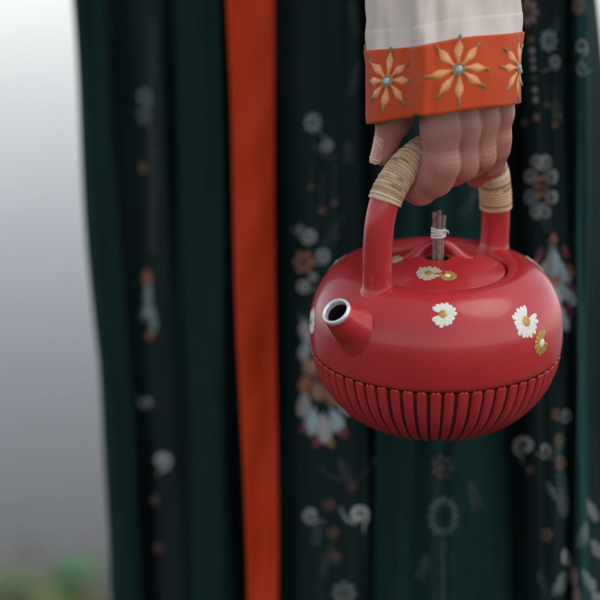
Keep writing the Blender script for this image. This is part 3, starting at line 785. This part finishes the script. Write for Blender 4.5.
cluster([('p', 306, 330, 1.35, 13, 5.5, PALE), ('p', 315, 339, 1.0, 13, 5, SKYB), ('p', 305, 350, 1.8, 11, 5, SKYB), ('p', 328, 351, .7, 12, 5, PALE), ('p', 304, 404, 1.7, 14, 6, PALE), ('p', 312, 421, 1.75, 15, 6.5, SKYB), ('p', 324, 428, 1.5, 16, 7, PALE), ('p', 336, 420, 1.2, 14, 6, SKYB), ('p', 344, 406, .8, 12, 5.5, PALE),
    ('p', 317, 441, 1.6, 7, 4, MAG), ('p', 342, 431, 1.1, 8, 4.5, MAG), ('p', 304, 428, 1.8, 6, 3.5, MAG), ('p', 331, 443, 1.5, 5, 3, ORG),
    ('p', 309, 366, 1.2, 12, 6, PEACH), ('p', 322, 366, .6, 11, 6, ORG), ('p', 306, 382, 1.9, 11, 5.5, ORG), ('p', 318, 390, 1.5, 12, 6, PEACH), ('p', 329, 382, .9, 11, 5.5, PEACH), ('p', 330, 398, 1.1, 9, 4.5, ORG), ('d', 316, 377, 6, MAG), ('d', 316, 377, 2.6, PALE), ('p', 339, 388, .3, 8, 4, PALE), ('p', 300, 318, 1.6, 7, 4, PALE)], clip=300)
Motif(SC).scroll(359, 515, 9.5, PALE, -.4, 1, 1.2, tail=.9).line([(340, 507), (346, 519), (356, 524)], [.8, 1.6, 1.6], GREY).done()
Motif(SC).scroll(311, 515, 8, GREY, 1.5, -1, 1.1, tail=.8).done()
m = Motif('bead_string')
for k in range(14):
    a = math.pi * (.15 + .8 * k / 13); m.dot(346 - 28 * math.cos(a), 456 + 24 * math.sin(a), 1.5, DIM)
m.done()
for x, y, r in ((329, 505, 4), (333, 533, 4), (335, 557, 4), (352, 487, 3)): Motif('embroidered_dot').flower(x, y, r * 1.5, 5, TAN, TAN).done()
Motif(F).flower(344, 594, 13, 8, (.13, .16, .15), TAN).done()
# middle panel under the pot
Motif(F).flower(442, 468, 11, 7, (.05, .032, .028), (.05, .07, .07), 1.25).done()
m = Motif('embroidered_ring')
for k in range(12):
    a = k * math.pi / 6; m.dot(443 + 12 * math.cos(a), 517 + 16 * math.sin(a), 4.4, (.026, .060, .058))
m.done(); chain_dots(443, 545, 610, 7, 2.6, (.022, .052, .050))
# panel right of the hand
Motif(F).flower(527, 13, 12, 8, (.20, .14, .12), DRED, 1.2).done()
for y, r, c in ((40, 3.6, TAN), (51, 3.4, GREY), (60, 3.2, GREY), (68.5, 3.2, GREY), (79, 3.6, (.14, .06, .05)), (90, 3.2, GREY), (100, 3.2, GREY), (118, 4.2, TAN)): Motif('embroidered_dot').dot(531 + (y - 40) * .07, y, r * .8, c, r).done()
Motif('embroidered_dot').dot(524, 123, 2.8, TAN, 3.4).done(); 
Motif(F).flower(549, 41, 9, 8, BLUE, TAN, 1.3).done()
Motif(SC).scroll(554, 62, 6, GREY, 0, 1, 1.3, tail=1.8, ky=1.2).done()
chain_dots(547, 84, 102, 4, .9, DIM, (2.6, TAN)); chain_dots(555, 88, 122, 4.2, 1.2, TEAL, (3.4, TAN)); chain_dots(559, 92, 112, 4.2, 1., DIM, (2.4, TAN))
m = Motif(F)
for k in range(8):
    a = k * math.pi / 4 + .35; x = 541 + 12 * math.cos(a); y = 187 + 27 * math.sin(a); m.scroll(x, y, 6.2, GREY, a + 2, 1, 1.25, wd=1.7, tail=.5, ky=1.35)
for k in range(6): m.dot(541 + 2.8 * math.cos(k * 1.05), 187 + 9 * math.sin(k * 1.05), 2.0, ORG, 3)
m.done()
cluster([('p', 553, 260, 1.55, 19, 6.5, SKYB), ('p', 544, 270, 1.95, 14, 4.5, PALE), ('p', 563, 272, 1.15, 16, 5.5, SKYB), ('p', 566, 294, .9, 15, 5.5, SKYB), ('p', 555, 296, 1.5, 16, 6, PALE), ('p', 563, 318, 1.3, 15, 5, SKYB), ('p', 553, 326, 1.7, 13, 5, PALE), ('p', 545, 296, 1.8, 12, 5, SKYB),
    ('p', 553, 239, 1.57, 6, 3.5, ORG), ('p', 541, 253, 1.9, 7, 3.5, MAG), ('p', 566, 252, 1.2, 8, 3.5, MAG), ('p', 570, 270, 1.3, 8, 3, ORG), ('p', 571, 288, 1.2, 9, 3, MAG), ('p', 569, 310, 1.3, 9, 3, MAG), ('p', 550, 282, 1.5, 8, 4, PEACH), ('p', 559, 283, 1.3, 7, 3.5, ORG), ('p', 557, 343, 1.5, 9, 3.5, MAG), ('p', 536, 262, 1.9, 6, 3, ORG)])
# faint sprigs woven all over the panels
for (xa, xb_, n_) in ((306, 358, 9), (390, 490, 7), (542, 564, 8)):
    for k_ in range(n_):
        x = random.uniform(xa, xb_); y = (k_ + random.uniform(.1, .9)) / n_ * 620; a = random.uniform(1.0, 2.1); ln = random.uniform(9, 17); c = tuple(np.array([(.035, .066, .062), (.04, .064, .06), (.045, .06, .055), (.04, .075, .07)][random.randrange(4)]) * (1 if xa != 386 else .7))
        m = Motif('embroidered_sprig'); dx, dy = math.cos(a), math.sin(a); m.line([(x - dx * ln, y - dy * ln), (x + 2 * random.uniform(-1, 1), y), (x + dx * ln, y + dy * ln)], [.5, .9, .4], c)
        for q in np.linspace(-.8, .9, 5): m.petal(x + dx * ln * q, y + dy * ln * q, a + .9, 1, 6, 1.5, c); m.petal(x + dx * ln * q, y + dy * ln * q, a - .9, 1, 6, 1.5, c)
        m.dot(x - dx * ln, y - dy * ln, 2, c); m.done()
Motif(SC).scroll(525, 446, 10.5, PALE, 2.6, -1, 1.1, tail=.5).done(); Motif(SC).scroll(545, 450, 5.5, GREY, 1.2, 1, 1.2, tail=1, ky=1.6).done()
Motif(SC).scroll(566, 415, 5, GREY, 1.2, 1, 1.2, tail=1, ky=1.6).done()
for x, y, r in ((556, 415, 4), (559, 440, 4), (560, 463, 4.5), (547, 535, 4.5), (530, 470, 3)): Motif('embroidered_dot').flower(x, y, r * 1.3, 5, TAN, TAN, 1.3).done()
Motif('embroidered_leaf').petal(563, 502, 1.5, -17, 17, 6, (.05, .075, .075)).petal(552, 492, 1.1, -14, 10, 4, DIM).done()
for x, y, a, ln, wd, c in ((592, 510, 1.2, 13, 5, (.10, .12, .11)), (583, 535, 1.8, 15, 6, (.09, .14, .135)), (596, 548, .9, 14, 6, (.10, .12, .11)), (566, 557, 1.4, 10, 5, PALE), (573, 573, 1.5, 14, 5, (.30, .19, .2)), (560, 584, 1.9, 15, 6, (.14, .2, .19)), (588, 580, 1.1, 14, 6, (.1, .15, .145)), (576, 596, 1.6, 13, 5, (.26, .16, .17)), (597, 598, .6, 13, 6, (.12, .15, .14))):
    Motif('embroidered_leaf').petal(x, y, a, -ln, ln, wd, tuple(np.array(c) * .85)).done()
Motif(SC).scroll(581, 48, 6.5, (.15, .2, .2), 0, 1, 1.2, ky=1.5, tail=.8).done(); Motif(SC).scroll(582, 68, 5.5, (.15, .2, .2), 1.8, -1, 1.2, ky=1.5, tail=.8).done(); Motif(F).flower(579, 6, 7, 7, (.16, .12, .11), TAN, 1.3).done()
# far pleat on the left
Motif(SC).scroll(144, 98, 8, (.10, .17, .17), 0, 1, 1.3, ky=1.5, tail=1).done(); Motif(F).flower(145, 117, 8, 6, (.12, .13, .12), TAN).done(); Motif('embroidered_dot').dot(143, 168, 4, TAN, 6).done()
chain_dots(153, 20, 90, 9, 2.6, (.05, .07, .07)); chain_dots(152, 130, 260, 10, 3, (.055, .06, .06))
m = Motif(F); m.petal(148, 292, 1.57, -18, 18, 4.5, (.24, .29, .30)).petal(153, 318, 1.5, -14, 16, 4, (.20, .26, .27)).petal(145, 312, 1.8, -10, 10, 3, (.2, .22, .2)).petal(147, 277, 1.5, -9, 9, 5, ORG).dot(148, 312, 4, PALE).dot(150, 336, 4, ORG); m.done()
Motif(SC).scroll(146, 402, 6, GREY, 2., 1, 1.2).done(); Motif('embroidered_ring').scroll(162, 461, 9, PALE, 1., 1, 1.1, tail=.4, wd=2.6).dot(162, 461, 2.5, GREY).done(); Motif('embroidered_dot').dot(155, 500, 4, TAN, 6).done(); Motif('embroidered_dot').dot(158, 548, 4, (.10, .06, .04), 6).done()
Motif(SC).scroll(304, 330, 6, PALE, 0, 1, 1.2, ky=1.4).done()

# ------------------------------------------------------------------ bank plants
def blades(name, n, xr, yr, h, c1, c2, seed, wd=.003):
    g = np.random.default_rng(seed); v = []; f = []; c = []
    for i in range(n):
        x = g.uniform(*xr); y = yr[0] + (yr[1] - yr[0]) * g.beta(1.6, 1.5); hh = g.uniform(*h) * (1 + 1.6 * (g.uniform() < .12)); a = g.uniform(0, 6.28); ln = g.uniform(.2, .7) * hh; w_ = wd * g.uniform(.7, 1.4)
        d = np.array([math.cos(a), math.sin(a), 0]); s_ = np.array([-d[1], d[0], 0]); z0 = -max(0, (y - BANK + .25) * .42) - .005; b = np.array([x, y, z0]); k = len(v)
        for t, ww in ((0, 1), (.4, .9), (.75, .6)):
            p = b + np.array([0, 0, hh * t]) + d * ln * t * t; v += [p - s_ * w_ * ww, p + s_ * w_ * ww]
        v.append(b + np.array([0, 0, hh * .95]) + d * ln)
        f += [(k, k + 1, k + 3, k + 2), (k + 2, k + 3, k + 5, k + 4), (k + 4, k + 5, k + 6)]
        q = g.uniform(); c += [np.array(c1) * (1 - q) + np.array(c2) * q] * 7
    return obj(name, v, f, M_LEAF, None, colors=np.array(c))
M_LEAF = m_tint('leaf', .55, .3, 60, .1)
tag(blades('bank_grass', 9000, (-1.6, 1.6), (.9, BANK - .02), (.02, .07), (.13, .125, .03), (.26, .22, .075), 3), 'short olive and dry yellow grass on the lake bank', kind='stuff')
def leafy_plant(x, y, n, r, h, c, seed, label):
    g = np.random.default_rng(seed); z0 = -max(0, (y - BANK + .25) * .42)
    root = bpy.data.objects.new('leafy_plant', None); col.objects.link(root); root.location = (x, y, z0)
    tag(root, label, 'plant', 'low plants on the bank')
    for i in range(n):
        a = i * 2.4 + g.uniform(-.3, .3); q = math.sqrt((i + .5) / n); L_ = r * (.5 + .5 * q); hh = h * (1 - .55 * q) * g.uniform(.8, 1.1)
        st = np.array([[0, 0, 0], [L_ * .2, 0, hh * .6], [L_ * .5, 0, hh]]); cp = catmull(st, 4)
        t = np.linspace(0, 1, 7); hw = np.array([.08, .6, .95, 1, .8, .45, .02]) * r * .27
        le = r * .75; xx = L_ * .45 + t * le; zz = hh + .1 * le * np.sin(t * 2.2) - .35 * le * t * t
        rows = [np.stack([xx, hw * s_, zz + np.abs(s_) * hw * .25], 1) for s_ in (-1, -.5, 0, .5, 1)]
        v = np.vstack(rows); R_ = np.array([[math.cos(a), -math.sin(a), 0], [math.sin(a), math.cos(a), 0], [0, 0, 1]])
        obj('leaf', v @ R_.T, grid_faces(5, 7), M_LEAF, root, colors=np.tile(np.array(c) * g.uniform(.8, 1.2), (35, 1)))
        sv, sf = tube(cp, np.linspace(.0025, .0015, len(cp)), 5); obj('stem', sv @ R_.T, sf, M_LEAF, root, colors=np.tile(np.array(c) * .8, (len(sv), 1)))
leafy_plant(-.318, 1.38, 18, .085, .09, (.045, .24, .030), 1, 'bright green leafy plant on the bank left of the skirt hem')
leafy_plant(-.355, 1.28, 12, .07, .09, (.16, .26, .12), 2, 'pale green leafy plant at the bottom left corner')
leafy_plant(-.235, 1.28, 12, .06, .06, (.20, .16, .03), 3, 'yellowish olive plant close beside the left edge of the skirt')
